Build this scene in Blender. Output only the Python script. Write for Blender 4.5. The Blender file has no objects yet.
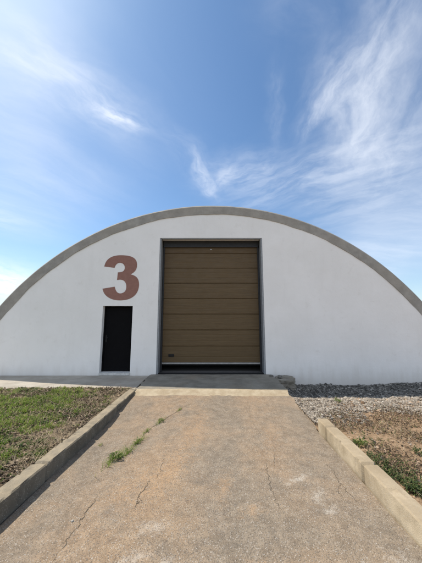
import bpy, bmesh, math, random
import numpy as np
from mathutils import Vector
random.seed(7); RNG = np.random.default_rng(11)
S = bpy.context.scene; COL = S.collection
R = math.radians

# ------------------------------------------------------------------ helpers
def tag(o, label=None, cat=None, group=None, kind=None):
    if label: o['label'] = label
    if cat: o['category'] = cat
    if group: o['group'] = group
    if kind: o['kind'] = kind
    return o

def link(name, me, m=None, parent=None, loc=None):
    o = bpy.data.objects.new(name, me); COL.objects.link(o)
    if m is not None:
        for k in (m if isinstance(m, (list, tuple)) else [m]): me.materials.append(k)
    if parent: o.parent = parent
    if loc is not None: o.location = loc
    return o

def empty(name, loc=(0, 0, 0)):
    o = bpy.data.objects.new(name, None); COL.objects.link(o); o.location = loc
    return o

def np_mesh(name, V, F, smooth=False):
    """V (n,3); F list of arrays (k, n_corners)."""
    me = bpy.data.meshes.new(name)
    V = np.asarray(V, np.float32)
    F = [np.asarray(f, np.int32) for f in F if len(f)]
    loops = np.concatenate([f.ravel() for f in F])
    tot = np.concatenate([np.full(len(f), f.shape[1], np.int32) for f in F])
    start = np.concatenate([[0], np.cumsum(tot)[:-1]]).astype(np.int32)
    me.vertices.add(len(V)); me.vertices.foreach_set('co', V.ravel())
    me.loops.add(len(loops)); me.loops.foreach_set('vertex_index', loops)
    me.polygons.add(len(tot)); me.polygons.foreach_set('loop_start', start)
    me.polygons.foreach_set('loop_total', tot)
    me.update(calc_edges=True); me.validate()
    me.polygons.foreach_set('use_smooth', [bool(smooth)] * len(me.polygons))
    return me

def bm_box(bm, x0, x1, y0, y1, z0, z1, bev=0.0):
    r = bmesh.ops.create_cube(bm, size=1.0)
    for v in r['verts']:
        v.co = Vector(((x0 + x1) / 2 + v.co.x * (x1 - x0), (y0 + y1) / 2 + v.co.y * (y1 - y0), (z0 + z1) / 2 + v.co.z * (z1 - z0)))
    if bev:
        es = list({e for v in r['verts'] for e in v.link_edges})
        bmesh.ops.bevel(bm, geom=es, offset=bev, segments=2, affect='EDGES', profile=.6)

def bm_obj(name, bm, m, parent=None, smooth=False):
    bmesh.ops.recalc_face_normals(bm, faces=bm.faces)
    me = bpy.data.meshes.new(name); bm.to_mesh(me); bm.free()
    for p in me.polygons: p.use_smooth = smooth
    return link(name, me, m, parent)

def box_obj(name, dims, m, parent=None, bev=0.0):
    bm = bmesh.new(); bm_box(bm, *dims, bev=bev)
    return bm_obj(name, bm, m, parent)

def _hash(ix, iy, s):
    h = (ix * 374761393 + iy * 668265263 + s * 974711) & 0xffffffff
    h = ((h ^ (h >> 13)) * 1274126177) & 0xffffffff
    return ((h ^ (h >> 16)) & 0xffff) / 65535.0
def vnoise(x, y, s=0):
    x = np.asarray(x, float); y = np.asarray(y, float)
    ix = np.floor(x).astype(np.int64); iy = np.floor(y).astype(np.int64)
    fx = x - ix; fy = y - iy
    fx = fx * fx * (3 - 2 * fx); fy = fy * fy * (3 - 2 * fy)
    a = _hash(ix, iy, s); b = _hash(ix + 1, iy, s); c = _hash(ix, iy + 1, s); d = _hash(ix + 1, iy + 1, s)
    return (a * (1 - fx) + b * fx) * (1 - fy) + (c * (1 - fx) + d * fx) * fy
def fbm(x, y, s=0, o=4):
    t = 0; a = .5; f = 1.0
    for k in range(o):
        t = t + a * vnoise(np.asarray(x) * f + 13.7 * k, np.asarray(y) * f - 7.1 * k, s + k); a *= .5; f *= 2.03
    return t / (1 - .5 ** o)
def sst(a, b, x):
    t = np.clip((np.asarray(x, float) - a) / (b - a), 0, 1); return t * t * (3 - 2 * t)

# ------------------------------------------------------------------ node helpers
class NT:
    def __init__(s, tree): s.t = tree; s.n = tree.nodes; s.l = tree.links
    def add(s, typ, **kw):
        n = s.n.new(typ)
        for k, v in kw.items(): setattr(n, k, v)
        return n
    def put(s, sock, v):
        if isinstance(v, bpy.types.NodeSocket): s.l.new(v, sock)
        elif v is not None:
            if sock.type == 'RGBA' and len(v) == 3: v = (*v, 1)
            sock.default_value = v
    def math(s, op, a, b=None, c=None, clamp=False):
        n = s.add('ShaderNodeMath', operation=op, use_clamp=clamp)
        for i, v in enumerate((a, b, c)):
            if v is not None: s.put(n.inputs[i], v)
        return n.outputs[0]
    def mapr(s, v, a, b, c=0., d=1., smooth=True):
        n = s.add('ShaderNodeMapRange', interpolation_type='SMOOTHSTEP' if smooth else 'LINEAR')
        for i, q in enumerate((v, a, b, c, d)): s.put(n.inputs[i], q)
        return n.outputs[0]
    def noise(s, vec, scale, detail=4, rough=.55, dist=0., out=0):
        n = s.add('ShaderNodeTexNoise'); s.put(n.inputs['Vector'], vec)
        n.inputs['Scale'].default_value = scale; n.inputs['Detail'].default_value = detail
        n.inputs['Roughness'].default_value = rough; n.inputs['Distortion'].default_value = dist
        return n.outputs[out]
    def vor(s, vec, scale, feature='F1', out=0, rnd=1.0):
        n = s.add('ShaderNodeTexVoronoi', feature=feature); s.put(n.inputs['Vector'], vec)
        n.inputs['Scale'].default_value = scale; n.inputs['Randomness'].default_value = rnd
        return n.outputs[out]
    def mapping(s, vec, loc=(0, 0, 0), rot=(0, 0, 0), sc=(1, 1, 1), typ='POINT'):
        n = s.add('ShaderNodeMapping', vector_type=typ); s.put(n.inputs[0], vec)
        n.inputs[1].default_value = loc; n.inputs[2].default_value = rot; n.inputs[3].default_value = sc
        return n.outputs[0]
    def mix(s, f, a, b, blend='MIX'):
        n = s.add('ShaderNodeMix', data_type='RGBA', blend_type=blend)
        s.put(n.inputs[0], f); s.put(n.inputs[6], a); s.put(n.inputs[7], b)
        return n.outputs[2]
    def ramp(s, f, stops, interp='LINEAR'):
        n = s.add('ShaderNodeValToRGB'); s.put(n.inputs[0], f); cr = n.color_ramp; cr.interpolation = interp
        while len(cr.elements) < len(stops): cr.elements.new(.5)
        for e, (p, c) in zip(cr.elements, stops):
            e.position = p; e.color = (*c, 1) if len(c) == 3 else c
        return n.outputs[0]
    def xyz(s, vec):
        n = s.add('ShaderNodeSeparateXYZ'); s.put(n.inputs[0], vec); return n.outputs
    def vadd(s, a, b, op='ADD'):
        n = s.add('ShaderNodeVectorMath', operation=op); s.put(n.inputs[0], a); s.put(n.inputs[1], b); return n.outputs[0]
    def bump(s, h, strength=.5, dist=.01, normal=None):
        n = s.add('ShaderNodeBump'); s.put(n.inputs['Height'], h)
        n.inputs['Strength'].default_value = strength; n.inputs['Distance'].default_value = dist
        if normal is not None: s.put(n.inputs['Normal'], normal)
        return n.outputs[0]

def mat(name, rough=.85, spec=.3):
    m = bpy.data.materials.new(name); m.use_nodes = True
    T = NT(m.node_tree); b = T.n['Principled BSDF']
    b.inputs['Roughness'].default_value = rough; b.inputs['Specular IOR Level'].default_value = spec
    T.b = b; T.m = m
    T.pos = T.add('ShaderNodeNewGeometry').outputs['Position']
    T.obj = T.add('ShaderNodeTexCoord').outputs['Object']
    return m, T

# ------------------------------------------------------------------ materials
def m_wall():
    m, T = mat('white_render', .9, .2)
    n1 = T.noise(T.obj, .7, 5, .6)
    n2 = T.noise(T.mapping(T.obj, sc=(2.5, 1, .35)), 1.5, 5, .6)          # faint run-down streaks
    n3 = T.noise(T.obj, 60, 3, .6)
    c = T.mix(T.mapr(n1, .3, .75), (.82, .815, .80), (.88, .875, .865))
    c = T.mix(T.mapr(n2, .5, .85, 0, .32), c, (.70, .69, .665))
    n5 = T.noise(T.obj, 3.5, 6, .7, .4)
    c = T.mix(T.mapr(n5, .56, .72, 0, .35), c, (.70, .685, .655))
    z = T.xyz(T.obj)[2]
    dn = T.math('ADD', z, T.math('MULTIPLY', T.math('SUBTRACT', n2, .5), .9))
    c = T.mix(T.mapr(dn, .35, -.35, 0, .45), c, (.52, .47, .40))          # splashed dirt at the foot
    c = T.mix(T.mapr(n3, .62, .8, 0, .12), c, (.55, .55, .54))
    T.put(T.b.inputs['Base Color'], c)
    h = T.math('ADD', T.math('MULTIPLY', T.noise(T.obj, 35, 4, .65), .3), T.math('MULTIPLY', T.noise(T.obj, 2.2, 3, .5), 1.6))
    T.put(T.b.inputs['Normal'], T.bump(h, .45, .02))
    return m
def m_rim():
    m, T = mat('weathered_concrete', .9, .2)
    n = T.noise(T.obj, 3, 6, .65); n2 = T.noise(T.obj, 40, 4, .7); n3 = T.noise(T.obj, .5, 3)
    c = T.mix(T.mapr(n, .3, .7), (.27, .26, .24), (.39, .375, .345))
    c = T.mix(T.mapr(n3, .4, .65, 0, .5), c, (.34, .31, .265))
    c = T.mix(T.mapr(n2, .55, .8, 0, .35), c, (.19, .18, .165))
    T.put(T.b.inputs['Base Color'], c)
    T.put(T.b.inputs['Normal'], T.bump(T.math('ADD', n, n2), .5, .015))
    return m
def m_number():
    m, T = mat('brown_red_paint', .75, .3)
    n = T.noise(T.obj, 9, 5, .6)
    c = T.mix(T.mapr(n, .3, .75), (.265, .138, .11), (.305, .162, .13))
    T.put(T.b.inputs['Base Color'], c)
    T.put(T.b.inputs['Normal'], T.bump(T.noise(T.obj, 35, 4, .6), .3, .01))
    return m
def m_panel():
    m, T = mat('brown_woodgrain_steel', .5, .4)
    g = T.noise(T.mapping(T.obj, sc=(1.2, 1, 55)), 1.6, 6, .62, .6)
    g2 = T.noise(T.mapping(T.obj, sc=(.7, 1, 8)), 1.3, 4, .6, .3)
    c = T.mix(T.mapr(g, .3, .72), (.088, .056, .023), (.130, .085, .037))
    c = T.mix(T.mapr(g2, .45, .75, 0, .5), c, (.100, .064, .027))
    d = T.noise(T.obj, 5, 5, .7)
    c = T.mix(T.mapr(d, .58, .8, 0, .3), c, (.17, .135, .09))
    T.put(T.b.inputs['Base Color'], c)
    T.put(T.b.inputs['Roughness'], T.mapr(d, .3, .8, .45, .7))
    T.put(T.b.inputs['Normal'], T.bump(g, .25, .004))
    return m
def m_flat(name, c, rough=.6, metal=0., var=.15, scale=14, spec=.4):
    m, T = mat(name, rough, spec)
    n = T.noise(T.obj, scale, 5, .65)
    T.put(T.b.inputs['Base Color'], T.mix(T.mapr(n, .3, .75), tuple(q * (1 - var) for q in c), tuple(q * (1 + var) for q in c)))
    T.b.inputs['Metallic'].default_value = metal
    T.put(T.b.inputs['Normal'], T.bump(n, .15, .004))
    return m
def m_concrete(name, a, b, stain, sc=1.0, agg=.5, bmp=.7):
    m, T = mat(name, .92, .2)
    n = T.noise(T.pos, 2.2 * sc, 6, .65); n2 = T.noise(T.pos, 55, 4, .7); n3 = T.noise(T.pos, .9 * sc, 4, .6, .4)
    v = T.vor(T.pos, 130); vc = T.vor(T.pos, 130, out=1)
    c = T.mix(T.mapr(n, .3, .7), a, b)
    c = T.mix(T.mapr(n3, .48, .72, 0, .7), c, stain)
    c = T.mix(T.math('MULTIPLY', T.mapr(T.xyz(vc)[0], .75, .9, 0, agg), T.mapr(v, .45, .25)), c, (.46, .43, .38))
    c = T.mix(T.mapr(n2, .58, .8, 0, .45), c, tuple(q * .45 for q in a))
    T.put(T.b.inputs['Base Color'], c)
    h = T.math('ADD', T.math('MULTIPLY', n2, 1.0), T.math('MULTIPLY', v, .7))
    T.put(T.b.inputs['Normal'], T.bump(h, bmp, .008))
    return m
def m_drive():
    m, T = mat('worn_driveway_concrete', .92, .2)
    P = T.pos
    X, Y, Z = T.xyz(P)
    wob = T.math('MULTIPLY', T.math('SUBTRACT', T.noise(P, 1.4, 4, .6), .5), .9)
    n = T.noise(P, 1.5, 6, .68, .3); nf = T.noise(P, 9, 6, .7); nff = T.noise(P, 75, 4, .75)
    grey = T.mix(T.mapr(nf, .3, .72), (.18, .143, .104), (.285, .232, .172))
    brown = T.mix(T.mapr(nf, .3, .72), (.265, .178, .107), (.395, .275, .17))
    # soil washed on both wheel bands; the middle stays grey aggregate
    wb2 = T.math('MULTIPLY', T.math('SUBTRACT', T.noise(T.mapping(P, loc=(5, 3, 0)), 4.5, 6, .7), .5), .8)
    xw = T.math('ADD', T.math('ADD', X, T.math('MULTIPLY', wob, .9)), wb2)
    b1 = T.math('MULTIPLY', T.mapr(xw, -1.75, -.85), T.mapr(xw, .22, -.50))
    b2 = T.math('MULTIPLY', T.math('MULTIPLY', T.mapr(xw, .25, .85), T.mapr(xw, 1.7, .85)), T.mapr(Y, 2.0, 4.2, .25, .9))
    bmask = T.math('MULTIPLY', T.math('ADD', T.math('MULTIPLY', T.math('MAXIMUM', b1, b2), .72), .10), T.mapr(n, .32, .58, .15, 1.))
    c = T.mix(bmask, grey, brown)
    n4 = T.noise(T.mapping(P, loc=(3, 8, 0)), .8, 5, .62, .5)
    c = T.mix(T.mapr(n4, .48, .68, 0, .6), c, (.36, .25, .155))
    c = T.mix(T.mapr(T.noise(T.mapping(P, loc=(9, 1, 0)), 2.6, 5, .7), .55, .75, 0, .55), c, (.14, .12, .098))
    n6 = T.noise(T.mapping(P, loc=(2, 5, 0)), 5.5, 6, .75)
    c = T.mix(T.mapr(n6, .5, .75, 0, .42), c, (.15, .122, .092))
    n7 = T.noise(T.mapping(P, loc=(7, 2, 0)), 4.2, 6, .75)
    c = T.mix(T.mapr(n7, .55, .78, 0, .45), c, (.42, .33, .23))
    n7s = T.noise(P, 16, 6, .8)
    # fresh pale scuffs
    PALE, ORANGE = (.52, .465, .39), (.43, .27, .145)
    pat = [(-.78, 2.04, .3, .22, .14, .85), (.36, 2.05, .2, .22, .16, .85), (-.55, 3.3, 1.2, .55, .2, .7), (-.25, 4.6, 1.4, .7, .16, .6), (.15, 3.1, 1.4, .3, .08, .5), (.70, 1.98, .8, .14, .10, .7), (.40, 2.75, .4, .12, .08, .6), (-.5, 1.75, .2, .3, .14, .6), (-.9, 3.1, 1.1, .3, .14, .5), (.1, 1.75, .4, .25, .1, .5), (.95, 4.4, 1.2, .5, .12, .4)]
    for (sx, sy, ang, lx, ly, k, pc) in [q + (ORANGE,) for q in pat] + [q + (PALE,) for q in [(1.02, 3.25, .5, .16, .05, .8), (1.12, 2.95, .9, .14, .05, .75), (1.16, 2.75, .2, .10, .05, .7), (-.52, 2.55, .2, .16, .07, .6), (-.6, 2.25, .5, .12, .08, .55),
                                  (-.34, 2.22, .0, .06, .05, .6), (-.75, 1.85, .9, .2, .10, .55), (.98, 2.05, .6, .12, .16, .45), (1.45, 2.2, .3, .1, .12, .45)]]:
        q = T.mapping(P, loc=(sx, sy, 0), rot=(0, 0, ang), sc=(lx, ly, 1), typ='TEXTURE')
        qx, qy, qz = T.xyz(q)
        d = T.math('SQRT', T.math('ADD', T.math('MULTIPLY', qx, qx), T.math('MULTIPLY', qy, qy)))
        d = T.math('ADD', d, T.math('MULTIPLY', T.math('SUBTRACT', n7s, .5), 6.5))
        c = T.mix(T.mapr(d, 1.5, -.6, 0, k), c, pc)
    # exposed aggregate
    v1 = T.vor(P, 95); v1c = T.vor(P, 95, out=1); r1 = T.xyz(v1c)
    c = T.mix(T.math('MULTIPLY', T.mapr(r1[0], .70, .80, 0, .75), T.mapr(v1, .48, .30)), c, (.47, .435, .385))
    c = T.mix(T.math('MULTIPLY', T.mapr(r1[1], .74, .84, 0, .7), T.mapr(v1, .5, .3)), c, (.105, .09, .075))
    v2 = T.vor(P, 38); r2 = T.xyz(T.vor(P, 38, out=1))
    c = T.mix(T.math('MULTIPLY', T.mapr(r2[0], .90, .95, 0, .55), T.mapr(v2, .35, .15)), c, (.48, .44, .385))
    n200 = T.noise(P, 190, 3, .7)
    c = T.mix(T.mapr(nff, .48, .68, 0, .75), c, (.085, .07, .055))
    c = T.mix(T.mapr(n200, .52, .7, 0, .55), c, (.42, .37, .30))
    T.put(T.b.inputs['Base Color'], c)
    h = T.math('ADD', T.math('MULTIPLY', nff, .8), T.math('MULTIPLY', T.mapr(v1, .1, .6, 1., 0.), .5))
    T.put(T.b.inputs['Normal'], T.bump(h, .75, .007, T.bump(T.noise(P, 6, 5, .6), .5, .03)))
    return m
def m_soil():
    m, T = mat('dry_soil', .95, .1)
    P = T.pos; X, Y, Z = T.xyz(P)
    n = T.noise(P, 1.3, 6, .65, .3); nf = T.noise(P, 12, 6, .7); nff = T.noise(P, 60, 4, .75)
    left = T.mix(T.mapr(nf, .3, .75), (.15, .115, .075), (.30, .23, .155))
    right = T.mix(T.mapr(nf, .3, .75), (.23, .15, .088), (.43, .305, .195))
    side = T.mapr(X, -.5, .5)
    c = T.mix(side, left, right)
    c = T.mix(T.mapr(n, .5, .68, 0, .6), c, T.mix(side, (.22, .17, .11), (.33, .225, .14)))
    gv = T.math('MULTIPLY', T.mapr(X, 1.5, 1.7), T.mapr(T.math('ADD', Y, T.math('MULTIPLY', T.math('SUBTRACT', n, .5), 1.2)), T.math('ADD', 4.0, T.math('MULTIPLY', X, .33)), T.math('ADD', 4.6, T.math('MULTIPLY', X, .33))))
    c = T.mix(T.math('MULTIPLY', gv, T.mapr(nf, .25, .6, .5, .95)), c, (.31, .255, .195))   # stone dust between the gravel
    far = T.mapr(T.math('ADD', T.math('ABSOLUTE', X), T.math('MULTIPLY', T.math('ABSOLUTE', Y), .6)), 14, 30)
    c = T.mix(far, c, T.mix(T.mapr(T.noise(P, .25, 6, .7), .35, .65), (.075, .085, .03), (.17, .14, .075)))
    c = T.mix(T.mapr(nff, .55, .8, 0, .5), c, (.06, .045, .03))
    T.put(T.b.inputs['Base Color'], c)
    T.put(T.b.inputs['Normal'], T.bump(T.math('ADD', nf, T.math('MULTIPLY', nff, .5)), .9, .03))
    return m
def m_island(name, stops, rough=.8, trans=0.):
    m, T = mat(name, rough, .25)
    r = T.add('ShaderNodeNewGeometry').outputs['Random Per Island']
    c = T.ramp(r, stops)
    n = T.noise(T.pos, 70, 3, .6)
    c = T.mix(T.mapr(n, .35, .75, 0, .3), c, T.mix(1., c, (.5, .5, .5), 'MULTIPLY'))
    T.put(T.b.inputs['Base Color'], c)
    if trans:
        tr = T.add('ShaderNodeBsdfTranslucent'); T.put(tr.inputs[0], c)
        mx = T.add('ShaderNodeMixShader'); mx.inputs[0].default_value = trans
        T.l.new(T.b.outputs[0], mx.inputs[1]); T.l.new(tr.outputs[0], mx.inputs[2])
        T.l.new(mx.outputs[0], T.n['Material Output'].inputs[0])
    return m

def m_kerb(name, a, b_, st, topc=(.30, .235, .155)):
    m = m_concrete(name, a, b_, st, 1.6, .7, .3); T = NT(m.node_tree)
    b = T.n['Principled BSDF']; src = b.inputs['Base Color'].links[0].from_socket
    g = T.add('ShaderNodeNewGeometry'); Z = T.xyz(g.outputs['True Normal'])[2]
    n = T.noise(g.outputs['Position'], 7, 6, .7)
    k = T.math('MULTIPLY', T.mapr(Z, .3, .7), T.mapr(n, .3, .7, .35, .9))   # upward faces mixed unevenly towards their own top tone
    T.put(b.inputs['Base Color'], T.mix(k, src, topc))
    return m
def m_apron():
    m = m_concrete('apron_concrete', (.20, .18, .145), (.31, .285, .235), (.30, .25, .185)); T = NT(m.node_tree)
    b = T.n['Principled BSDF']; src = b.inputs['Base Color'].links[0].from_socket
    P = T.add('ShaderNodeNewGeometry').outputs['Position']; Y = T.xyz(P)[1]
    n = T.noise(P, 5, 6, .7)
    k = T.mapr(T.math('ADD', Y, T.math('MULTIPLY', T.math('SUBTRACT', n, .5), .16)), 6.46, 6.40)
    pale = T.mix(T.mapr(n, .3, .7), (.37, .285, .18), (.52, .43, .30))     # paler strip along the front edge
    T.put(b.inputs['Base Color'], T.mix(T.math('MULTIPLY', k, .85), src, pale))
    return m
M = dict(
    wall=m_wall(), rim=m_rim(), num=m_number(), panel=m_panel(),
    steel=m_flat('grey_painted_steel', (.27, .285, .30), .5, .1),
    dark=m_flat('dark_steel', (.030, .032, .036), .55, .2),
    black=m_flat('black_door_steel', (.004, .004, .005), .8, 0, spec=.12),
    alu=m_flat('aluminium_edge', (.42, .42, .41), .45, .5),
    rubber=m_flat('black_rubber', (.015, .015, .015), .8),
    sill=m_flat('white_step', (.58, .58, .56), .8, 0, .2, 9),
    inner=m_flat('interior_plaster', (.12, .115, .11), .9),
    roof=m_flat('roof_concrete', (.25, .24, .22), .9, 0, .25, 2),
    apron=m_apron(),
    pave=m_concrete('pavement_concrete', (.34, .305, .255), (.46, .42, .355), (.40, .335, .26)),
    kerb=m_kerb('kerb_concrete', (.32, .255, .17), (.53, .44, .31), (.27, .205, .125)), shadekerb=m_kerb('shaded_weathered_kerb_concrete', (.115, .105, .085), (.19, .17, .135), (.085, .078, .062), (.34, .275, .185)),  # left kerb: weathered, its sides darkened in colour for the shaded inner face
    drive=m_drive(), soil=m_soil(), crack=m_flat('crack_dirt', (.12, .095, .068), .95, 0, .4, 30),
    grass=m_island('grass_blades', [(0, (.10, .18, .022)), (.45, (.20, .31, .045)), (.75, (.32, .40, .075)), (.88, (.42, .38, .16)), (1, (.52, .43, .23))], .6, .45),
    leafy=m_island('weed_leaves', [(0, (.035, .065, .014)), (.5, (.08, .13, .026)), (.85, (.15, .18, .05)), (1, (.22, .20, .08))], .6, .4),
    darkleaf=m_island('dark_weed_leaves', [(0, (.03, .05, .015)), (.5, (.065, .10, .028)), (.85, (.12, .145, .045)), (1, (.2, .18, .08))], .65, .3),
    weed=m_island('weed_foliage', [(0, (.06, .10, .02)), (.5, (.12, .18, .035)), (.85, (.20, .25, .06)), (1, (.30, .28, .10))], .6, .4),
    straw=m_island('dry_straw', [(0, (.14, .10, .06)), (.4, (.28, .205, .12)), (.75, (.44, .34, .21)), (1, (.58, .49, .35))], .8),
    litter=m_island('dead_leaves', [(0, (.075, .058, .042)), (.45, (.18, .135, .09)), (.8, (.30, .225, .15)), (1, (.46, .36, .25))], .85),
    wither=m_island('withered_leaves', [(0, (.05, .036, .025)), (.4, (.12, .08, .05)), (.7, (.20, .135, .085)), (.85, (.27, .19, .12)), (.93, (.10, .12, .035)), (1, (.13, .15, .05))], .85),
    stone=m_island('crushed_limestone', [(0, (.17, .14, .108)), (.35, (.28, .235, .185)), (.75, (.36, .31, .25)), (1, (.50, .45, .38))], .9),
    dstone=m_island('dark_crushed_stone', [(0, (.06, .057, .05)), (.5, (.14, .132, .118)), (.85, (.25, .235, .205)), (1, (.40, .375, .33))], .9),
    clod=m_island('soil_clods', [(0, (.17, .105, .062)), (.6, (.31, .205, .125)), (1, (.44, .32, .22))], .95),
)

# ------------------------------------------------------------------ setting: ground
WY = 8.0                                             # front face of the hangar wall
CX, CZ, RO = 0.06, -3.04, 8.40                       # arch circle
def gz(x, y):
    x = np.asarray(x, float); y = np.asarray(y, float)
    b = (fbm(x * 1.3, y * 1.3, 3) - .5)
    f = (fbm(x * 7, y * 7, 9, 3) - .5)
    left = -.045 + b * .05 + f * .035
    right = -.115 + b * .09 + f * .045
    trench = sst(5.7, 7.3, y) * (1 - sst(2.6, 6.5, x) * .35)
    right = right - trench * .27 - .03 * sst(3, 6, x)
    bank = np.exp(-((x - 2.0) / .45) ** 2) * sst(6.3, 7.7, y) * .17       # spoil against the apron end
    right = right + bank
    z = np.where(x < 0, left, right)
    far = -.15 + (fbm(x * .03, y * .03, 5) - .5) * 1.2 * sst(25, 120, np.hypot(x, y))
    w = sst(9, 16, np.maximum(np.abs(x), np.abs(y - 4)))
    z = z * (1 - w) + far * w
    ind = (x > -1.98) & (x < 1.79) & (y < 6.6) & (y > -6)
    z = np.where(ind, -.45, z)
    z = np.where((x > -1.8) & (x < 1.72) & (y >= 6.5) & (y < 8.2), -.45, z)
    z = np.where((x < -1.6) & (x > -9) & (y > 6.62) & (y < 8.2), -.3, z)
    z = np.where((np.abs(x) < 8.3) & (y > 8.08) & (y < 38), -.6, z)
    return z
def axis(lo, hi, d, far=900):
    a = list(np.arange(lo, hi + 1e-6, d)); s = d; p = lo
    pre = []
    while p > -far: s *= 1.35; p -= s; pre.append(p)
    s = d; p = a[-1]; post = []
    while p < far: s *= 1.35; p += s; post.append(p)
    return np.array(pre[::-1] + a + post)
gx, gy = axis(-8.6, 8.6, .06), axis(-.4, 8.4, .06)
XX, YY = np.meshgrid(gx, gy)
V = np.stack([XX, YY, gz(XX, YY)], -1).reshape(-1, 3)
nx, ny = len(gx), len(gy)
i = np.arange((nx) * (ny)).reshape(ny, nx)
Q = np.stack([i[:-1, :-1], i[:-1, 1:], i[1:, 1:], i[1:, :-1]], -1).reshape(-1, 4)
tag(link('ground', np_mesh('ground', V, [Q], True), M['soil']), 'brown soil ground around the hangar', None, None, 'structure')

def slab(name, m, xs, ys, top, depth, edge=lambda x, y: (x, y), smooth=True):
    """A grid sheet with a skirt: top(x,y) height; vertical sides going down by depth."""
    XX, YY = np.meshgrid(xs, ys); XX, YY = edge(XX, YY)
    ZZ = top(XX, YY); ny, nx = XX.shape
    V = np.stack([XX, YY, ZZ], -1).reshape(-1, 3)
    i = np.arange(nx * ny).reshape(ny, nx)
    Q = np.stack([i[:-1, :-1], i[:-1, 1:], i[1:, 1:], i[1:, :-1]], -1).reshape(-1, 4)
    ring = np.concatenate([i[0, :], i[1:, -1], i[-1, -2::-1], i[-2:0:-1, 0]])
    low = V[ring] - np.array([0, 0, depth]); k = len(V) + np.arange(len(ring))
    S_ = np.stack([ring, k, np.roll(k, -1), np.roll(ring, -1)], -1)
    # own copy of the rim vertices so the skirt shades crisply
    V2 = np.concatenate([V, low, V[ring]]); r2 = len(V) + len(ring) + np.arange(len(ring))
    S_ = np.stack([r2, k, np.roll(k, -1), np.roll(r2, -1)], -1)
    return link(name, np_mesh(name, V2, [Q, S_], smooth), m)

# driveway
def dz(x, y):
    base = -.178 + .088 * sst(4.6, 6.1, y)
    return base + (fbm(x * 1.1, y * 1.1, 21, 4) - .5) * .022 + (fbm(x * 9, y * 9, 22, 3) - .5) * .006
def dedge(X, Y):
    t = np.clip((X + 1.6) / 3.3, 0, 1)
    j = (fbm(Y * 3.0, Y * 0 + 4, 31, 4) - .5) * .10 * sst(4.4, 4.7, Y)
    kx = np.interp(Y, [-2, 2.36, 4.55, 7], [1.70, 1.725, 1.79, 1.83])
    right = kx - .012 - .028 * fbm(Y * 4, Y * 0 + 2, 33, 4) * (Y < 4.6) + j
    left = -1.97 + .028 * Y
    u = (X - X.min()) / (X.max() - X.min())
    return left + (right - left) * u, Y
drive = slab('driveway', M['drive'], np.linspace(-1, 1, 130), np.linspace(-3.0, 6.16, 270), dz, .25, dedge)
tag(drive, 'worn brownish concrete driveway leading up to the hangar door', None, None, 'structure')

# apron in front of the big door
def az(x, y):
    z = -.004 - .012 * sst(7.9, 6.5, y)
    z = z - .075 * sst(6.40, 6.10, y) - .20 * np.clip((6.10 - y) / .1, 0, 1)
    return z + (fbm(x * 2, y * 2, 41, 4) - .5) * .018 + (fbm(x * 14, y * 14, 42, 3) - .5) * .008
def aedge(X, Y):
    c = np.where(X > 0, 1, -1) * np.clip((np.abs(X) - 1.6) / .2, 0, 1)
    j = (fbm(Y * 5, X * 0 + np.sign(X), 43, 4) - .5) * .11
    return X + c * j, Y + (fbm(X * 3, X * 0, 44, 3) - .5) * .05 * (Y < 7)
aprn = slab('apron', M['apron'], np.linspace(-1.82, 1.82, 90), np.linspace(6.05, 7.985, 60), az, .35, aedge)
tag(aprn, 'rough concrete apron under the large door', None, None, 'structure')

# pavement along the wall to the left
def pz(x, y): return -.045 + (fbm(x * 1.5, y * 1.5, 51, 3) - .5) * .014
def pedge(X, Y): return X, Y + (fbm(X * 3, X * 0, 52, 4) - .5) * .05 * (Y < 6.9)
tag(slab('pavement', M['pave'], np.linspace(-9.2, -1.87, 150), np.linspace(6.55, 7.985, 26), pz, .22, pedge), 'pale concrete pavement along the foot of the white wall', None, None, 'structure')

# ------------------------------------------------------------------ kerbs
def kerb(name, pts, w, h, seed, label, m):
    """pts: list of (x inner, y, ztop); w>0 outward sign included."""
    ys = np.arange(pts[0][1], pts[-1][1], .035)
    xi = np.interp(ys, [p[1] for p in pts], [p[0] for p in pts]); zt = np.interp(ys, [p[1] for p in pts], [p[2] for p in pts])
    b = .012
    prof = [(0, -h), (0, -h * .5), (0, -b * 1.2), (b, 0), (abs(w) * .5, .003), (abs(w) - b, 0), (abs(w), -b * 1.2), (abs(w), -h * .5), (abs(w), -h)]
    sgn = 1 if w > 0 else -1
    V = []
    for k, y in enumerate(ys):
        for q, (u, z) in enumerate(prof):
            nz = (fbm(y * 9 + q * 3.1, q * 1.7, seed, 3) - .5) * .6
            chip = max(0, fbm(y * 9, q * 2. + 9, seed + 5, 3) - .66) * .12 if q in (2, 3, 5, 6) else 0
            jo = .022 if abs(((y + .35) % 1.02) - .51) < .02 else 0
            V.append((xi[k] + sgn * (u + nz * .008 + (chip if q < 4 else -chip) + (jo if q < 4 else -jo)), y, zt[k] + z + nz * .006 - chip * .8 - (jo if 1 < q < 7 else 0)))
    n = len(prof); a = np.arange(len(ys) * n).reshape(-1, n)
    Q = np.stack([a[:-1, :-1], a[:-1, 1:], a[1:, 1:], a[1:, :-1]], -1).reshape(-1, 4)
    caps = [a[:1, ::-1], a[-1:, :]]
    if sgn > 0: Q = Q[:, ::-1]
    me = np_mesh(name, V, [Q] + caps, False)
    o = link(name, me, m)
    return tag(o, label, 'kerb')
kerb('kerb', [(-1.955, -2.0, .03), (-1.93, 2.4, .015), (-1.835, 4.1, 0.), (-1.775, 6.42, -.004)], -.18, .33, 61, 'long concrete kerb between the grass and the driveway, throwing a shadow on it', M['shadekerb'])
kerb('kerb', [(1.70, -2.0, 0.), (1.725, 2.36, 0.), (1.79, 4.55, .0)], .17, .33, 71, 'short sunlit concrete kerb between the driveway and the reddish bare soil', M['kerb'])

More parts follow.
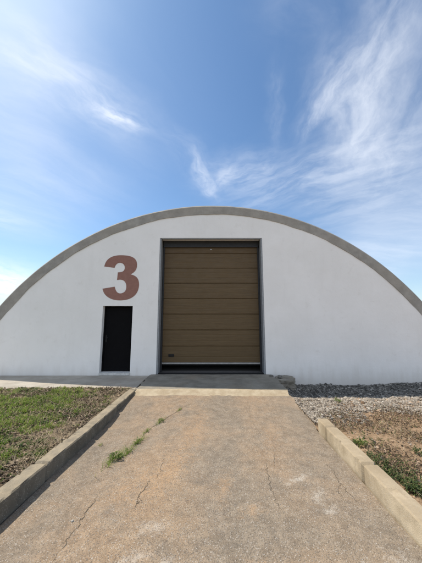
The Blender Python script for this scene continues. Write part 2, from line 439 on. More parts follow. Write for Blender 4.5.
# ------------------------------------------------------------------ hangar
H = empty('hangar', (0, WY, -.05))
tag(H, 'white arched hangar marked with a brown 3 and a big brown sectional door', 'hangar')
OFF = Vector((0, -WY, .05))
def hp(o):                                           # place a child built in world coordinates
    o.parent = H; o.location = OFF; return o
DX0, DX1, DZ1 = -1.665, 1.665, 4.26                  # large opening
SX0, SX1, SZ0, SZ1 = -3.39, -2.455, .015, 2.05       # small opening
def top(x, r): return CZ + math.sqrt(max(r * r - (x - CX) ** 2, 0))
def wall_mesh(y0, y1, r, zb, holes, z_floor):
    bm = bmesh.new()
    hw = math.sqrt(r * r - (zb - CZ) ** 2)
    xs = sorted(set(list(np.round(np.linspace(CX - hw, CX + hw, 121), 4)) + [q for h in holes for q in h[:2]]))
    def quad(*p):
        try: bm.faces.new([bm.verts.new(q) for q in p])
        except ValueError: pass
    for a, b in zip(xs[:-1], xs[1:]):
        mid = (a + b) / 2; lo = [(zb, zb)]; iv = [(zb, zb, top(a, r), top(b, r))]
        for (h0, h1, hz0, hz1) in holes:
            if h0 < mid < h1:
                iv = [(hz1, hz1, top(a, r), top(b, r))]
                if hz0 > zb: iv.append((zb, zb, hz0, hz0))
        for (za, zb_, ta, tb) in iv:
            quad((a, y0, za), (b, y0, zb_), (b, y0, tb), (a, y0, ta))
            quad((a, y1, za), (a, y1, ta), (b, y1, tb), (b, y1, zb_))
    for (h0, h1, hz0, hz1) in holes:
        quad((h0, y0, hz0), (h0, y1, hz0), (h0, y1, hz1), (h0, y0, hz1))
        quad((h1, y0, hz0), (h1, y0, hz1), (h1, y1, hz1), (h1, y1, hz0))
        quad((h0, y0, hz1), (h0, y1, hz1), (h1, y1, hz1), (h1, y0, hz1))
        quad((h0, y0, hz0), (h1, y0, hz0), (h1, y1, hz0), (h0, y1, hz0))
    bmesh.ops.remove_doubles(bm, verts=bm.verts, dist=1e-4)
    return bm
hp(bm_obj('front_wall', wall_mesh(WY, WY + .30, RO - .24, -.6, [(DX0, DX1, -.3, DZ1), (SX0, SX1, SZ0, SZ1)], 0), M['wall']))
hp(bm_obj('back_wall', wall_mesh(37.6, 37.9, RO - .09, -.6, [], 0), M['wall']))

def arc_solid(name, y0, y1, r0, r1, m, n=260, jit=0., chamf=0., zb=-.7, grow=0.):
    a0 = math.asin((zb - CZ) / r1); V = []
    prof = [(r0, y1), (r0, y0), (r1 - chamf, y0), (r1, y0 + chamf), (r1, y1)]
    for k in range(n + 1):
        a = a0 + (math.pi - 2 * a0) * k / n
        j = (float(fbm(a * 14, 3., 81, 5)) - .5) * jit
        j2 = (float(fbm(a * 9, 8., 82, 5)) - .5) * jit * .4
        for q, (r, y) in enumerate(prof):
            rr = r + (j - grow * (1 - math.sin(a)) if q < 2 else j2); yy = y + (j2 if q in (1, 2, 3) else 0)
            V.append((CX + rr * math.cos(a), yy, CZ + rr * math.sin(a)))
    i = np.arange((n + 1) * 5).reshape(n + 1, 5); i2 = np.concatenate([i, i[:, :1]], 1)
    Q = np.stack([i2[:-1, :-1], i2[:-1, 1:], i2[1:, 1:], i2[1:, :-1]], -1).reshape(-1, 4)
    return hp(link(name, np_mesh(name, V, [Q, i[:1, ::-1], i[-1:]]), m))
arc_solid('arch_rim', WY - .022, WY + .26, RO - .29, RO + .025, M['rim'], 420, .06, .05, -.7, .04)
arc_solid('roof_shell', WY + .235, 38.0, RO - .16, RO - .012, M['roof'], 160)
hp(box_obj('interior_floor', (-7.6, 7.6, WY + .29, 37.59, -.25, -.012), M['inner']))
hp(box_obj('door_threshold', (DX0 + .002, DX1 - .002, WY + .0, WY + .288, -.25, -.013), M['rubber']))  # coloured black so the gap under the door reads dark

# the painted number, traced and put back on the wall at its real size
import math as _m
FPX, TH, EYE = 254., _m.atan(37 / 254), 1.66
def on_wall(px, py):
    x = (px - 211) / FPX; u = (281.5 - py) / FPX
    fy, fz = _m.cos(TH) - u * _m.sin(TH), u * _m.cos(TH) + _m.sin(TH); t = WY / fy
    return x * t, fz * t + EYE
def crom(pts, k=6):
    out = []
    for s in range(len(pts) - 1):
        p0 = pts[max(s - 1, 0)]; p1 = pts[s]; p2 = pts[s + 1]; p3 = pts[min(s + 2, len(pts) - 1)]
        for j in range(k):
            t = j / k
            out.append(tuple(.5 * (2 * p1[c] + (p2[c] - p0[c]) * t + (2 * p0[c] - 5 * p1[c] + 4 * p2[c] - p3[c]) * t * t + (3 * p1[c] - p0[c] - 3 * p2[c] + p3[c]) * t ** 3) for c in (0, 1)))
    return out
inner_up = [(165, 193), (175, 172), (190, 157), (212, 151), (235, 158), (249, 176), (251, 198), (243, 216), (225, 227), (193, 231)]
inner_lo = [(186, 296), (215, 293), (240, 300), (257, 318), (264, 345), (261, 375), (247, 397), (220, 408), (195, 404), (178, 386), (166, 352)]
outer_lo = [(63, 369), (76, 405), (102, 435), (142, 457), (190, 467), (240, 466), (290, 455), (331, 430), (358, 395), (371, 350), (370, 310), (358, 280), (335, 260), (302, 248)]
outer_up = [(302, 248), (331, 228), (349, 202), (355, 170), (350, 137), (330, 111), (293, 94), (240, 87), (190, 88), (145, 99), (110, 121), (89, 150), (78, 182)]
outline = []
for seg in (inner_up, inner_lo, outer_lo): outline += crom(seg) + ([seg[-1]] if seg is not outer_lo else [])
outline += crom(outer_up) + [outer_up[-1]]
bm = bmesh.new()
pts = [on_wall(95 + px / 8.44, 245 + py / 8.446) for px, py in outline]
f = bm.faces.new([bm.verts.new((x, WY - .004, z)) for x, z in pts])
ex = bmesh.ops.extrude_face_region(bm, geom=[f])
for v in [g for g in ex['geom'] if isinstance(g, bmesh.types.BMVert)]: v.co.y += .003
bmesh.ops.triangulate(bm, faces=[q for q in bm.faces if len(q.verts) > 4])
hp(bm_obj('painted_number', bm, M['num']))

# frame of the large door: steel jambs and head set in the reveal
for x0, x1 in ((DX0 + .002, DX0 + .050), (DX1 - .050, DX1 - .002)):
    hp(box_obj('door_jamb', (x0, x1, WY + .012, WY + .305, -.006, DZ1 - .002), M['steel'], bev=.004))
hp(box_obj('door_head', (DX0 + .064, DX1 - .064, WY + .012, WY + .05, DZ1 - .035, DZ1 - .003), M['steel'], bev=.004))
hp(box_obj('lintel_plate', (DX0 + .064, DX1 - .064, WY + .30, WY + .36, DZ1 - .22, DZ1 + .2), M['dark'], bev=.004))
for sx in (-1, 1):
    hp(box_obj('guide_rail', (sx * 1.585 - .025, sx * 1.585 + .025, WY + .312, WY + .37, -.006, DZ1 - .23), M['dark'], bev=.004))

# sectional door, stopped a little above the floor
D = hp(empty('sectional_door'))
PB = .275; PH = .510
PY = WY + .375
for k in range(8):
    z0 = PB + k * PH; z1 = z0 + PH - .006
    bm = bmesh.new()
    # section profile with two shallow ribs, swept in x
    prof = [(0.012, z0), (0, z0 + .012)]
    for rz in (.17, .34):
        prof += [(0, z0 + rz - .02), (.0025, z0 + rz - .006), (.0025, z0 + rz + .006), (0, z0 + rz + .02)]
    prof += [(0, z1 - .012), (.012, z1), (.042, z1), (.042, z0)]
    a = [bm.verts.new((-1.598, PY + u, z)) for u, z in prof]; b = [bm.verts.new((1.598, PY + u, z)) for u, z in prof]
    for s in range(len(prof)):
        t = (s + 1) % len(prof); bm.faces.new((a[s], b[s], b[t], a[t]))
    bm.faces.new(a); bm.faces.new(b[::-1])
    o = bm_obj('door_panel', bm, M['panel'], D)
o = box_obj('bottom_edge', (-1.59, 1.59, PY - .006, PY + .05, PB - .045, PB - .004), M['alu'], D, .004)
box_obj('bottom_seal', (-1.585, 1.585, PY + .008, PY + .04, PB - .085, PB - .047), M['rubber'], D, .006)
bm = bmesh.new(); bm_box(bm, -1.36, -1.18, PY - .022, PY + .002, .455, .535, .006); bm_box(bm, -1.33, -1.21, PY - .05, PY - .024, .482, .508, .008)
bm_obj('handle', bm, M['rubber'], D)
bm = bmesh.new(); bm_box(bm, -.03, .03, PY - .015, PY + .002, 3.96, 3.99, .004)
bm_obj('latch_plate', bm, M['alu'], D)

# small door
E = hp(empty('entrance_door'))
dy = WY + .17
box_obj('door_leaf', (SX0 + .045, SX1 - .045, dy, dy + .045, SZ0 + .036, SZ1 - .045), M['black'], E, .003)
bm = bmesh.new()
bm_box(bm, SX0 + .002, SX0 + .042, dy - .02, dy + .07, SZ0 + .034, SZ1 - .003, .003)
bm_box(bm, SX1 - .042, SX1 - .002, dy - .02, dy + .07, SZ0 + .034, SZ1 - .003, .003)
bm_box(bm, SX0 + .044, SX1 - .044, dy - .02, dy + .07, SZ1 - .042, SZ1 - .003, .003)
bm_obj('frame', bm, M['black'], E)
bm = bmesh.new(); bm_box(bm, SX0 + .075, SX0 + .115, dy - .008, dy + .001, .93, 1.14, .004); bm_box(bm, SX0 + .085, SX0 + .165, dy - .05, dy - .03, 1.055, 1.075, .006); bm_box(bm, SX0 + .085, SX0 + .105, dy - .032, dy - .006, 1.057, 1.078, .003)
bm_obj('handle', bm, M['rubber'], E)
box_obj('door_sill', (SX0 + .003, SX1 - .003, WY - .035, dy + .12, SZ0 - .05, SZ0 + .03), M['sill'], E, .01)

# ------------------------------------------------------------------ scattering
def rot_rand(n):
    q = RNG.normal(size=(n, 4)); q /= np.linalg.norm(q, axis=1)[:, None]; w, x, y, z = q.T
    return np.stack([np.stack([1 - 2 * (y * y + z * z), 2 * (x * y - z * w), 2 * (x * z + y * w)], -1),
                     np.stack([2 * (x * y + z * w), 1 - 2 * (x * x + z * z), 2 * (y * z - x * w)], -1),
                     np.stack([2 * (x * z - y * w), 2 * (y * z + x * w), 1 - 2 * (x * x + y * y)], -1)], 1)
_b = bmesh.new(); bmesh.ops.create_icosphere(_b, subdivisions=1, radius=1.0)
ICOV = np.array([v.co[:] for v in _b.verts]); _b.verts.index_update(); ICOF = np.array([[v.index for v in f.verts] for f in _b.faces]); _b.free()
def stones(P, size, flat=.65, jag=.28):
    n = len(P)
    B = ICOV[None] * (1 + RNG.uniform(-jag, jag, (n, len(ICOV), 1)))
    B = B * RNG.uniform(.6, 1.25, (n, 1, 3)); B[..., 2] *= 1
    B = np.einsum('nij,nvj->nvi', rot_rand(n), B); B[..., 2] *= flat
    B = B * size[:, None, None] + P[:, None, :]
    F = (ICOF[None] + (np.arange(n) * len(ICOV))[:, None, None]).reshape(-1, 3)
    return B.reshape(-1, 3), F
def pick(n, x0, x1, y0, y1, dens):
    """rejection sampling by a density function in 0..1"""
    out = []
    tot = 0
    while tot < n:
        x = RNG.uniform(x0, x1, n * 2); y = RNG.uniform(y0, y1, n * 2)
        k = RNG.random(n * 2) < dens(x, y); out.append(np.stack([x[k], y[k]], 1)); tot += k.sum()
    return np.concatenate(out)[:n]
def blades(P, length, width, lean, curl=.5, az=None):
    """tapered two-segment blades rooted at P"""
    n = len(P); a = RNG.uniform(0, 2 * np.pi, n) if az is None else az
    d = np.stack([np.cos(a), np.sin(a), 0 * a], -1); s = np.stack([-np.sin(a), np.cos(a), 0 * a], -1)
    up = np.array([0, 0, 1.])
    l = length[:, None]; w = width[:, None]; ln = lean[:, None]
    mid = P + l * .55 * (d * np.sin(ln) + up * np.cos(ln)); l2 = np.minimum(ln + curl, 1.75)
    tip = mid + l * .5 * (d * np.sin(l2) + up * np.cos(l2))
    V = np.stack([P - s * w * .5, P + s * w * .5, mid + s * w * .42, mid - s * w * .42, tip], 1).reshape(-1, 3)
    b = np.arange(n)[:, None] * 5
    return V, b + np.array([[0, 1, 2, 3]]), b + np.array([[3, 2, 4]])
def leaves(P, length, width, az, pitch, droop=.5, fold=.25):
    """oval leaves: spine of 4 points with side points, slightly folded and drooping"""
    n = len(P); up = np.array([0, 0, 1.])
    d = np.stack([np.cos(az), np.sin(az), 0 * az], -1); s = np.stack([-np.sin(az), np.cos(az), 0 * az], -1)
    pts = [P]; cur = P; pt = pitch.copy()
    for k in range(3):
        cur = cur + (length / 3)[:, None] * (d * np.cos(pt)[:, None] + up * np.sin(pt)[:, None]); pts.append(cur); pt = pt - droop
    w = width[:, None]
    V = np.stack([pts[0], pts[1], pts[2], pts[3],
                  pts[1] + s * w * .42 + up * w * fold, pts[1] - s * w * .42 + up * w * fold,
                  pts[2] + s * w * .40 + up * w * fold, pts[2] - s * w * .40 + up * w * fold], 1).reshape(-1, 3)
    b = np.arange(n)[:, None] * 8
    T3 = np.concatenate([b + np.array([[0, 1, 4]]), b + np.array([[0, 5, 1]]), b + np.array([[2, 3, 6]]), b + np.array([[2, 7, 3]])])
    Q4 = np.concatenate([b + np.array([[1, 2, 6, 4]]), b + np.array([[1, 5, 7, 2]])])
    return V, Q4, T3
def at_ground(p, lift=0.): return np.stack([p[:, 0], p[:, 1], gz(p[:, 0], p[:, 1]) + lift], 1)

# --- left patch: grass, litter, straw
def gmask(x, y):
    g = fbm(x * 1.5, y * 1.5, 101, 4)
    d = x + 1.98 - .0 * y                            # distance outward from the kerb (negative = outwards)
    away = sst(-.15, -1.5, d)
    edge = 1 - .75 * sst(6.1, 6.6, y)
    spot = np.exp(-(((x + 3.7) / 1.3) ** 2 + ((y - 4.75) / 1.0) ** 2))
    return np.clip(away * edge * sst(.38, .56, g + .26 * spot - .02) + .06, 0, 1) * ((x < -2.0) | (y > 6.5))
def lmask(x, y): return np.clip(.15 + 1.1 * sst(.38, .6, fbm(x * 2.1, y * 2.1, 111, 4)) * (1 - .6 * gmask(x, y)) , 0, 1)
LX0, LX1, LY0, LY1 = -7.5, -2.02, 1.6, 6.59
tc = pick(2700, LX0, LX1, LY0, LY1, gmask); nb = 34; n = len(tc) * nb
p = np.repeat(tc, nb, 0) + RNG.normal(0, .032, (n, 2)); p[:, 0] = np.minimum(p[:, 0], -2.0); p[:, 1] = np.minimum(p[:, 1], 6.58)
ht = np.repeat(RNG.uniform(.5, 1.35, len(tc)) + .7 * (RNG.random(len(tc)) < .10), nb)
g1 = blades(at_ground(p, -.004), RNG.uniform(.03, .095, n) * ht, RNG.uniform(.004, .0095, n), RNG.uniform(.1, 1.25, n))
tag(link('grass', np_mesh('grass', g1[0], [g1[1], g1[2]]), M['grass']), 'short green grass growing in patches behind the long kerb', 'grass', None, 'stuff')
p = pick(24000, LX0, LX1, LY0, LY1, lambda x, y: np.clip(lmask(x, y), 0, 1)); n = len(p)
g2 = leaves(at_ground(p, .004), RNG.uniform(.025, .075, n), RNG.uniform(.014, .034, n), RNG.uniform(0, 6.28, n), RNG.uniform(-.1, 1.2, n), .5, .35)
tag(link('dead_leaves', np_mesh('dead_leaves', g2[0], [g2[1], g2[2]]), M['litter']), 'brown dead leaves and dry weed litter among the grass', 'leaf litter', None, 'stuff')
p = pick(12000, LX0, LX1, LY0, LY1, lambda x, y: np.clip(.12 + .9 * sst(-1.3, -.1, x + 1.98) * sst(.35, .6, fbm(x * 2.4, y * 2.4, 121, 3)) + .3 * sst(6.2, 6.6, y), 0, 1)); n = len(p)
g3 = blades(at_ground(p, .006), RNG.uniform(.04, .16, n), RNG.uniform(.002, .0045, n), RNG.uniform(.8, 1.5, n), .1)
tag(link('dry_straw', np_mesh('dry_straw', g3[0], [g3[1], g3[2]]), M['straw']), 'pale dry straw lying on the soil beside the long kerb', 'straw', None, 'stuff')
p = pick(4200, LX0, LX1, LY0, LY1, lambda x, y: np.clip(.1 + .9 * sst(.45, .6, fbm(x * 2.2 + 40, y * 2.2, 131, 4)), 0, 1)); n = len(p)
# low broad-leaved ground cover, rosettes of seven leaves
c0 = np.repeat(at_ground(p, .004), 7, 0); n7 = len(c0)
g4 = leaves(c0, RNG.uniform(.02, .065, n7), RNG.uniform(.010, .024, n7), RNG.uniform(0, 6.28, n7), RNG.uniform(.1, 1.2, n7), .45, .2)
tag(link('ground_cover', np_mesh('ground_cover', g4[0], [g4[1], g4[2]]), M['leafy']), 'low broad leaved ground cover mixed through the grass patch', 'ground cover', None, 'stuff')

# --- right side: gravel, dark gravel by the wall, clods, dry plants
def onright(x, y): return (x > 1.77 + .022 * (y - 4.5) + .0) & ~((y < 4.6) & (x < 1.93)) & (y < 7.98) & ~((y > 6.0) & (x < 1.86))
def wgrav(x, y):
    w = fbm(x * 1.2, y * 1.2, 141, 4)
    near = 4.55 + (x - 1.8) * .33
    m = sst(near - .35, near + .35, y + (w - .5) * 1.6) * (1 - .85 * sst(6.3, 6.75, y + (w - .5) * .5))
    patch = sst(.60, .66, fbm(x * 1.1 + 9, y * 1.6, 145, 4))
    return np.clip(m * (1 - .75 * patch) + .012, 0, 1) * onright(x, y)
def dgrav(x, y):
    w = fbm(x * 1.2, y * 1.2, 151, 4)
    return np.clip(sst(6.15, 6.6, y + (w - .5) * .5), 0, 1) * onright(x, y)
p = pick(30000, 1.74, 8.5, 3.2, 7.95, wgrav); n = len(p)
sz = np.minimum(RNG.lognormal(math.log(.0092), .5, n), .034)
s1 = stones(at_ground(p, .004) + np.stack([0 * sz, 0 * sz, sz * .35], 1), sz)
tag(link('gravel', np_mesh('gravel', s1[0], [s1[1]]), M['stone']), 'pale crushed limestone gravel beside the upper end of the driveway', 'gravel', None, 'stuff')
p = pick(32000, 1.80, 8.5, 5.9, 7.97, dgrav); n = len(p)
sz = np.minimum(RNG.lognormal(math.log(.0125), .55, n), .045)
hh = .10 * fbm(p[:, 0] * 2, p[:, 1] * 2, 161, 4) * sst(6.6, 7.8, p[:, 1])
s2 = stones(at_ground(p, .002) + np.stack([0 * sz, 0 * sz, sz * .35 + hh], 1), sz)
tag(link('dark_gravel', np_mesh('dark_gravel', s2[0], [s2[1]]), M['dstone']), 'dark grey crushed stone banked along the foot of the white wall', 'gravel', None, 'stuff')
p = pick(6500, 1.92, 7.5, 1.6, 6.3, lambda x, y: np.clip(.1 + .9 * sst(.4, .62, fbm(x * 2, y * 2, 171, 4)), 0, 1) * onright(x, y)); n = len(p)
sz = np.minimum(RNG.lognormal(math.log(.011), .5, n), .045)
s3 = stones(at_ground(p, .0) + np.stack([0 * sz, 0 * sz, sz * .25], 1), sz, .7)
tag(link('soil_clods', np_mesh('soil_clods', s3[0], [s3[1]]), M['clod']), 'reddish clods of soil scattered beyond the short kerb', 'soil', None, 'stuff')
def dmask(x, y): return np.clip(sst(.44, .6, fbm(x * 1.7 + 5, y * 1.7, 181, 4)), 0, 1) * (1 - .93 * sst(4.75, 5.4, y - (x - 1.8) * .25)) * onright(x, y)
p = pick(22000, 1.92, 7.5, 1.6, 6.5, dmask); n = len(p)
g5 = leaves(at_ground(p, .0) + np.stack([0 * p[:, 0], 0 * p[:, 0], .07 * RNG.random(n) ** 2 * dmask(p[:, 0], p[:, 1])], 1), RNG.uniform(.015, .05, n), RNG.uniform(.008, .02, n), RNG.uniform(0, 6.28, n), RNG.uniform(0, 1.2, n), .5, .35)
tag(link('withered_weeds', np_mesh('withered_weeds', g5[0], [g5[1], g5[2]]), M['wither']), 'dark withered weeds over the reddish soil beyond the short kerb', 'weeds', None, 'stuff')
p = pick(9000, 1.92, 7.5, 1.6, 6.5, lambda x, y: np.clip(.15 + dmask(x, y), 0, 1) * onright(x, y) * (1 - .7 * sst(4.5, 5, y))); n = len(p)
g6 = blades(at_ground(p, .004), RNG.uniform(.03, .13, n), RNG.uniform(.0018, .004, n), RNG.uniform(.1, 1.5, n), .2)
tag(link('dry_stems', np_mesh('dry_stems', g6[0], [g6[1], g6[2]]), M['straw']), 'thin dry stems lying on the reddish soil beyond the short kerb', 'dry stems', None, 'stuff')

p = pick(700, 1.92, 6., 1.7, 4.6, lambda x, y: np.clip(sst(.5, .05, x - 1.93) * sst(.42, .56, fbm(x * 3, y * 3, 201, 3)) * sst(4.4, 3.7, y) + .012, 0, 1)); n = len(p)
c0 = np.repeat(at_ground(p, .004), 6, 0); n6 = len(c0); c0[:, 2] += .05 * RNG.random(n6) ** 2
g7 = leaves(c0, RNG.uniform(.015, .045, n6), RNG.uniform(.008, .018, n6), RNG.uniform(0, 6.28, n6), RNG.uniform(.0, 1.1, n6), .45, .2)
tag(link('green_ground_cover', np_mesh('green_ground_cover', g7[0], [g7[1], g7[2]]), M['darkleaf']), 'small green ground cover creeping along the back of the short kerb', 'ground cover', None, 'stuff')

# --- individual weeds
def weed(loc, rad, nl, grass_n, label, group, seed, leaf=1.0, along=1.0, lm='weed'):
    global RNG
    RNG = np.random.default_rng(seed)
    o = empty('weed', loc); tag(o, label, 'weed', group)
    k = nl; a = RNG.uniform(0, 6.28, k); r0 = rad * .55 * np.sqrt(RNG.random(k))
    P = np.stack([np.cos(a) * r0, np.sin(a) * r0, np.zeros(k)], 1)
    P[:, 2] = .012 + RNG.random(k) * rad * .35
    g = leaves(P, RNG.uniform(.35, .75, k) * rad * leaf, RNG.uniform(.14, .28, k) * rad * leaf, a + RNG.normal(0, .6, k), RNG.uniform(.0, 1.1, k), .45, .2)
    link('leaf_rosette', np_mesh('leaf_rosette', g[0], [g[1], g[2]]), M[lm], o)
    q = RNG.normal(0, rad * .3 * along, grass_n)
    P = np.stack([q * .3 + RNG.normal(0, rad * .14, grass_n), q, np.zeros(grass_n)], 1)
    g = blades(P, RNG.uniform(.4, 1.0, grass_n) * rad, RNG.uniform(.002, .005, grass_n), RNG.uniform(.2, 1.4, grass_n), .4)
    link('grass_blades', np_mesh('grass_blades', g[0], [g[1], g[2]]), M['grass'], o)
    return o
def dzf(x, y): return float(dz(np.array(x), np.array(y)))
CG = 'weeds growing from the driveway crack'
for k, (x, y, rad, nl, gn, lab) in enumerate([
        (-1.26, 3.66, .125, 55, 60, 'largest leafy green weed, at the near end of the driveway crack'),
        (-1.14, 3.83, .07, 22, 40, 'small green weed just behind the largest one in the driveway crack'),
        (-1.10, 4.12, .085, 30, 60, 'upright green weed halfway along the driveway crack'),
        (-1.06, 4.50, .06, 18, 30, 'thin green tuft between the upright weed and the wilted one in the crack'),
        (-.90, 4.88, .09, 34, 30, 'wilted brownish green weed near the far end of the driveway crack'),
        (-.62, 5.35, .05, 14, 30, 'tiny sprig at the very end of the driveway crack, nearest the apron'),
        (-1.62, 4.02, .05, 16, 24, 'lone small weed in the shadow at the foot of the long kerb')]):
    weed((x, y, dzf(x, y) - .003), rad * (1.05 if k < 6 else 1), nl, gn * (3 if k < 6 else 1), lab, CG if k < 6 else None, 300 + k, .7, 3.2 if k < 6 else 1.)
RG = 'green weeds behind the short kerb'
for k, (x, y, rad, nl, gn, lab) in enumerate([
        (2.10, 3.86, .13, 70, 26, 'pale green leafy weed by the far end of the short kerb'),
        (2.03, 3.18, .10, 60, 12, 'dark green leafy weed hugging the middle of the short kerb'),
        (2.10, 2.92, .13, 90, 14, 'broad dark green weed beside the near half of the short kerb'),
        (2.16, 2.66, .11, 70, 10, 'bushy green weed nearest the camera behind the short kerb'),
        (2.72, 3.60, .11, 60, 10, 'low dark weed standing alone on the reddish soil'),
        (3.35, 4.05, .13, 70, 10, 'green weed at the right edge of the photo, on the reddish soil'),
        (2.72, 5.75, .12, 30, 60, 'grassy yellow green tuft in the pale gravel near the dark stones')]):
    weed((x, y, float(gz(x, y))), rad, int(nl * 1.5), gn, lab, RG if k < 4 else None, 330 + k, .6, 1., 'weed' if k in (0, 6) else 'darkleaf')

# soil-filled cracks lying in the drive surface
V = []; Q = []
def crack(cl, wmax, seed):
    cp = crom(cl, 14); b0 = len(V); wmax *= .5
    for k, (x, y) in enumerate(cp):
        w = wmax * (.25 + 1.3 * max(0, float(fbm(k * .55, 2., seed, 3)) - .2)) * math.sin(math.pi * (k + .5) / len(cp)) ** .6
        jx = (float(fbm(k * .45, 9., seed + 1, 4)) - .5) * .06; jy = (float(fbm(k * .5, 5., seed + 2, 3)) - .5) * .05
        for q in (-1, 0, 1): V.append((x + jx + q * w, y + jy, dzf(x + jx + q * w, y + jy) + (.0025 if q else .004)))
    a = b0 + np.arange(len(cp) * 3).reshape(-1, 3)
    for q in (0, 1): Q.append(np.stack([a[:-1, q], a[:-1, q + 1], a[1:, q + 1], a[1:, q]], -1))
def gp(px, py, z=-.17):
    x = (px - 211) / FPX; u = (281.5 - py) / FPX
    fy, fz = math.cos(TH) - u * math.sin(TH), u * math.cos(TH) + math.sin(TH); t = (z - EYE) / fz
    return x * t, fy * t
crack([(-1.36, 3.42), (-1.27, 3.62), (-1.16, 3.82), (-1.10, 4.10), (-1.06, 4.46), (-.95, 4.78), (-.84, 4.98), (-.64, 5.32), (-.45, 5.6)], .012, 191)
for k, (ps, w) in enumerate([([(150, 478), (146, 486), (139, 497), (137, 503), (130, 512)], .011), ([(165, 458), (161, 468), (157, 478)], .006), ([(271, 446), (275, 458), (274, 466)], .005),
                             ([(266, 462), (268, 474), (270, 486), (276, 500), (283, 514)], .009), ([(98, 494), (93, 503), (88, 508), (83, 517), (70, 536), (52, 560)], .010), ([(326, 462), (333, 470), (340, 482), (349, 492), (358, 501)], .009), ([(340, 482), (338, 490), (343, 497)], .005), ([(139, 497), (145, 503)], .005),
                             ([(248, 404), (252, 420), (262, 436)], .003)]):
    crack([gp(*p) for p in ps], w, 400 + 7 * k)
tag(link('driveway_cracks', np_mesh('driveway_cracks', V, Q, True), M['crack']), 'dark cracks in the driveway surface', None, None, 'structure')

# --- broken concrete beside the apron and loose stones
def lump(name, loc, dims, seed, m, label, cat, group=None, sub=4):
    bm = bmesh.new(); bmesh.ops.create_icosphere(bm, subdivisions=sub, radius=1.)
    for v in bm.verts:
        d = v.co.copy()
        p = max(abs(d.x), abs(d.y), abs(d.z)); d = d.lerp(d / p, .55)
        q = float(fbm(d.x * 2 + d.z * 1.3, d.y * 2 - d.z * .9, seed, 4)) - .5
        d *= 1 + q * .55
        v.co = Vector((d.x * dims[0], d.y * dims[1], d.z * dims[2]))
    o = bm_obj(name, bm, m); o.location = loc; o.rotation_euler = (0, 0, seed * .7)
    return tag(o, label, cat, group)
lump('concrete_chunk', (2.10, 7.62, -.20), (.30, .36, .21), 4, M['apron'], 'rough broken concrete lump against the wall at the right end of the apron', 'concrete')
lump('stone', (1.97, 7.56, .02), (.08, .06, .04), 2, M['dstone'], 'larger dark stone on top of the broken concrete beside the apron', 'stone', None, 3)
lump('stone', (1.76, 7.70, .01), (.05, .045, .03), 3, M['dstone'], 'smaller dark stone at the back right corner of the apron', 'stone', None, 3)
for k, (x, y, r) in enumerate([(-1.27, 2.62, .010)]):
    lump('pebble', (x, y, dzf(x, y) + r * .4), (r * 1.2, r, r * .7), 20 + k, M['dstone'], 'tiny dark pebble on the left half of the driveway near the long kerb', 'pebble', None, 2)

# ------------------------------------------------------------------ camera
cam = bpy.data.cameras.new('camera'); co = bpy.data.objects.new('camera', cam); COL.objects.link(co)
cam.sensor_fit = 'HORIZONTAL'; cam.sensor_width = 36.; cam.lens = 254 / 422 * 36
cam.clip_start = .05; cam.clip_end = 3000
co.location = (0, 0, 1.66); co.rotation_euler = (math.pi / 2 + TH, 0, 0)
S.camera = co

# ------------------------------------------------------------------ sun and sky
SUN = Vector((-.58, .31, 1.0)).normalized()
el = math.asin(SUN.z); azm = math.atan2(SUN.x, SUN.y)
sl = bpy.data.lights.new('sun', 'SUN'); sl.energy = 3.9; sl.angle = R(.53); sl.color = (1., .93, .82)
so = bpy.data.objects.new('sun', sl); COL.objects.link(so); so.rotation_euler = SUN.to_track_quat('Z', 'Y').to_euler(); so.location = (-20, 10, 40)

w = bpy.data.worlds.new('World'); S.world = w; w.use_nodes = True
T = NT(w.node_tree); bg = T.n['Background']
sky = T.add('ShaderNodeTexSky', sky_type='NISHITA'); sky.sun_disc = False
sky.sun_elevation = el; sky.sun_rotation = azm; sky.altitude = 100
sky.air_density = 1.0; sky.dust_density = .7; sky.ozone_density = 1.0
STR = .10
gen = T.add('ShaderNodeTexCoord').outputs['Generated']
DXn, DYn, DZn = T.xyz(gen)
den = T.math('ADD', T.math('MAXIMUM', DZn, 0.), .22)
cmb = T.add('ShaderNodeCombineXYZ'); T.put(cmb.inputs[0], T.math('DIVIDE', DXn, den)); T.put(cmb.inputs[1], T.math('DIVIDE', DYn, den))
UV = cmb.outputs[0]
def uv(px, py):
    x = (px - 211) / FPX; u = (281.5 - py) / FPX
    d = Vector((x, math.cos(TH) - u * math.sin(TH), u * math.cos(TH) + math.sin(TH))).normalized()
    return d.x / (max(d.z, 0) + .22), d.y / (max(d.z, 0) + .22)
warp = T.vadd(T.noise(UV, 3.0, 4, .6, out=1), (-.5, -.5, -.5), 'ADD')
wn = T.add('ShaderNodeVectorMath', operation='SCALE'); T.put(wn.inputs[0], warp); wn.inputs[3].default_value = .16
UVW = T.vadd(UV, wn.outputs[0])
dens = None
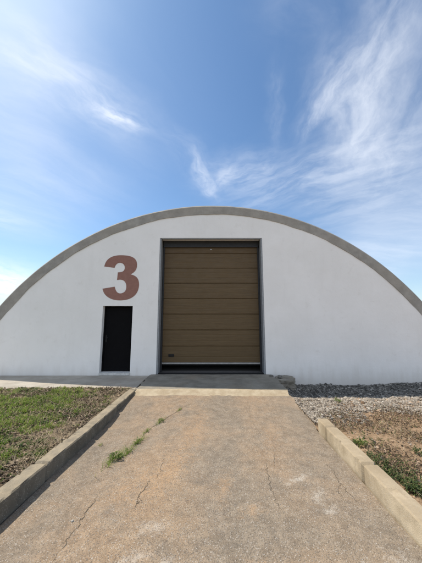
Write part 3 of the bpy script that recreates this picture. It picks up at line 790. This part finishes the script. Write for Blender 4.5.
def streak(p0, p1, wpx, k, lo=.35, hi=.75, fs=5., an=5., wisp=.9):
    """cloud band from photo point p0 to p1, wpx = half width measured as a photo point offset"""
    global dens
    a = Vector(uv(*p0)); b = Vector(uv(*p1)); mid = (a + b) / 2; d = b - a; ang = math.atan2(d.y, d.x)
    mp = ((p0[0] + p1[0]) / 2, (p0[1] + p1[1]) / 2); nn = Vector((-(p1[1] - p0[1]), p1[0] - p0[0])).normalized()
    o = Vector(uv(mp[0] + nn.x * wpx, mp[1] + nn.y * wpx)); per = Vector((-math.sin(ang), math.cos(ang)))
    wd = abs((o - mid).dot(per)); ln = d.length / 2
    q = T.mapping(UVW, loc=(mid.x, mid.y, 0), rot=(0, 0, ang), sc=(ln, wd, 1), typ='TEXTURE')
    x, y, z = T.xyz(q)
    r2 = T.math('ADD', T.math('POWER', T.math('ABSOLUTE', x), 2.6), T.math('MULTIPLY', y, y))
    g = T.math('EXPONENT', T.math('MULTIPLY', r2, -1.1))
    fv = T.mapping(UVW, loc=(mid.x * 3.1, mid.y * 1.7, 0), rot=(0, 0, ang), sc=(an / fs, 1 / fs, 1), typ='TEXTURE')
    nz = T.noise(fv, 1.0, 7, .62, .25)
    v = T.math('MULTIPLY', g, T.math('ADD', T.mapr(nz, lo, hi, 0, wisp), 1 - wisp))
    v = T.math('MULTIPLY', v, k)
    dens = v if dens is None else T.math('SUBTRACT', T.math('ADD', dens, v), T.math('MULTIPLY', dens, v))
# right-hand cirrus
streak((402, -30), (352, 175), 30, .55, .28, .74, 8, 2.2)
streak((380, -20), (345, 150), 44, .40, .30, .78, 10, 1.8)
streak((385, 10), (320, 130), 30, .32, .38, .75, 16, 2.6)
streak((345, 60), (305, 145), 16, .30, .38, .75, 18, 3)
streak((415, 60), (375, 200), 40, .34, .3, .75, 9, 2)
streak((235, 205), (440, 135), 18, .40, .32, .76, 12, 3.5)
streak((300, 215), (450, 175), 26, .30, .3, .76, 9, 3)
streak((330, 240), (460, 250), 50, .42, .2, .8, 5, 3, .6)
streak((275, 60), (272, 150), 8, .14, .3, .7, 12, 3)
streak((255, 10), (330, 20), 30, .10, .35, .75, 9, 2)
# middle
streak((165, 130), (222, 195), 12, .14, .35, .7, 14, 3)
streak((193, 158), (214, 196), 6, .40, .30, .7, 22, 2.5)
streak((236, 160), (212, 192), 6, .26, .30, .7, 22, 2.5)
streak((200, 182), (285, 165), 15, .34, .34, .72, 12, 2.5)
# left
streak((-40, 20), (140, 130), 24, .46, .30, .74, 11, 2.5)
streak((100, 108), (143, 130), 7, .66, .32, .66, 18, 2)
streak((-60, 60), (75, 120), 60, .34, .25, .78, 5, 3, .6)
streak((-90, -60), (60, 60), 80, .24, .2, .8, 4, 3, .5)
streak((-60, 150), (100, 215), 55, .34, .25, .8, 5, 4, .6)
streak((-40, 262), (40, 300), 17, .90, .25, .6, 10, 1.6, .7)
streak((-80, 205), (30, 222), 14, .35, .3, .7, 8, 4)
low = T.math('EXPONENT', T.math('MULTIPLY', T.math('MAXIMUM', DZn, 0.), -6.))
veil = T.math('MULTIPLY', low, .45)
dens = T.math('SUBTRACT', T.math('ADD', dens, veil), T.math('MULTIPLY', dens, veil))
bk = T.mapr(T.math('ADD', DYn, T.math('MULTIPLY', T.math('SUBTRACT', T.noise(UVW, 2.0, 5, .6), .5), .9)), .15, -.55, 0, .55)  # unseen cloud deck added behind the camera as neutral fill light
dens = T.math('SUBTRACT', T.math('ADD', dens, bk), T.math('MULTIPLY', dens, bk))
cl = (8.3, 8.6, 9.1)                                   # cloud radiance before the world strength
skyc = T.mix(dens, T.mix(1., sky.outputs[0], (.71, .955, 1.11), 'MULTIPLY'), cl)
T.put(bg.inputs[0], skyc); bg.inputs[1].default_value = STR

vs = S.view_settings
vs.view_transform = 'Standard'; vs.look = 'None'; vs.gamma = 1.; vs.exposure = .47; vs.use_curve_mapping = False
S.display_settings.display_device = 'sRGB'
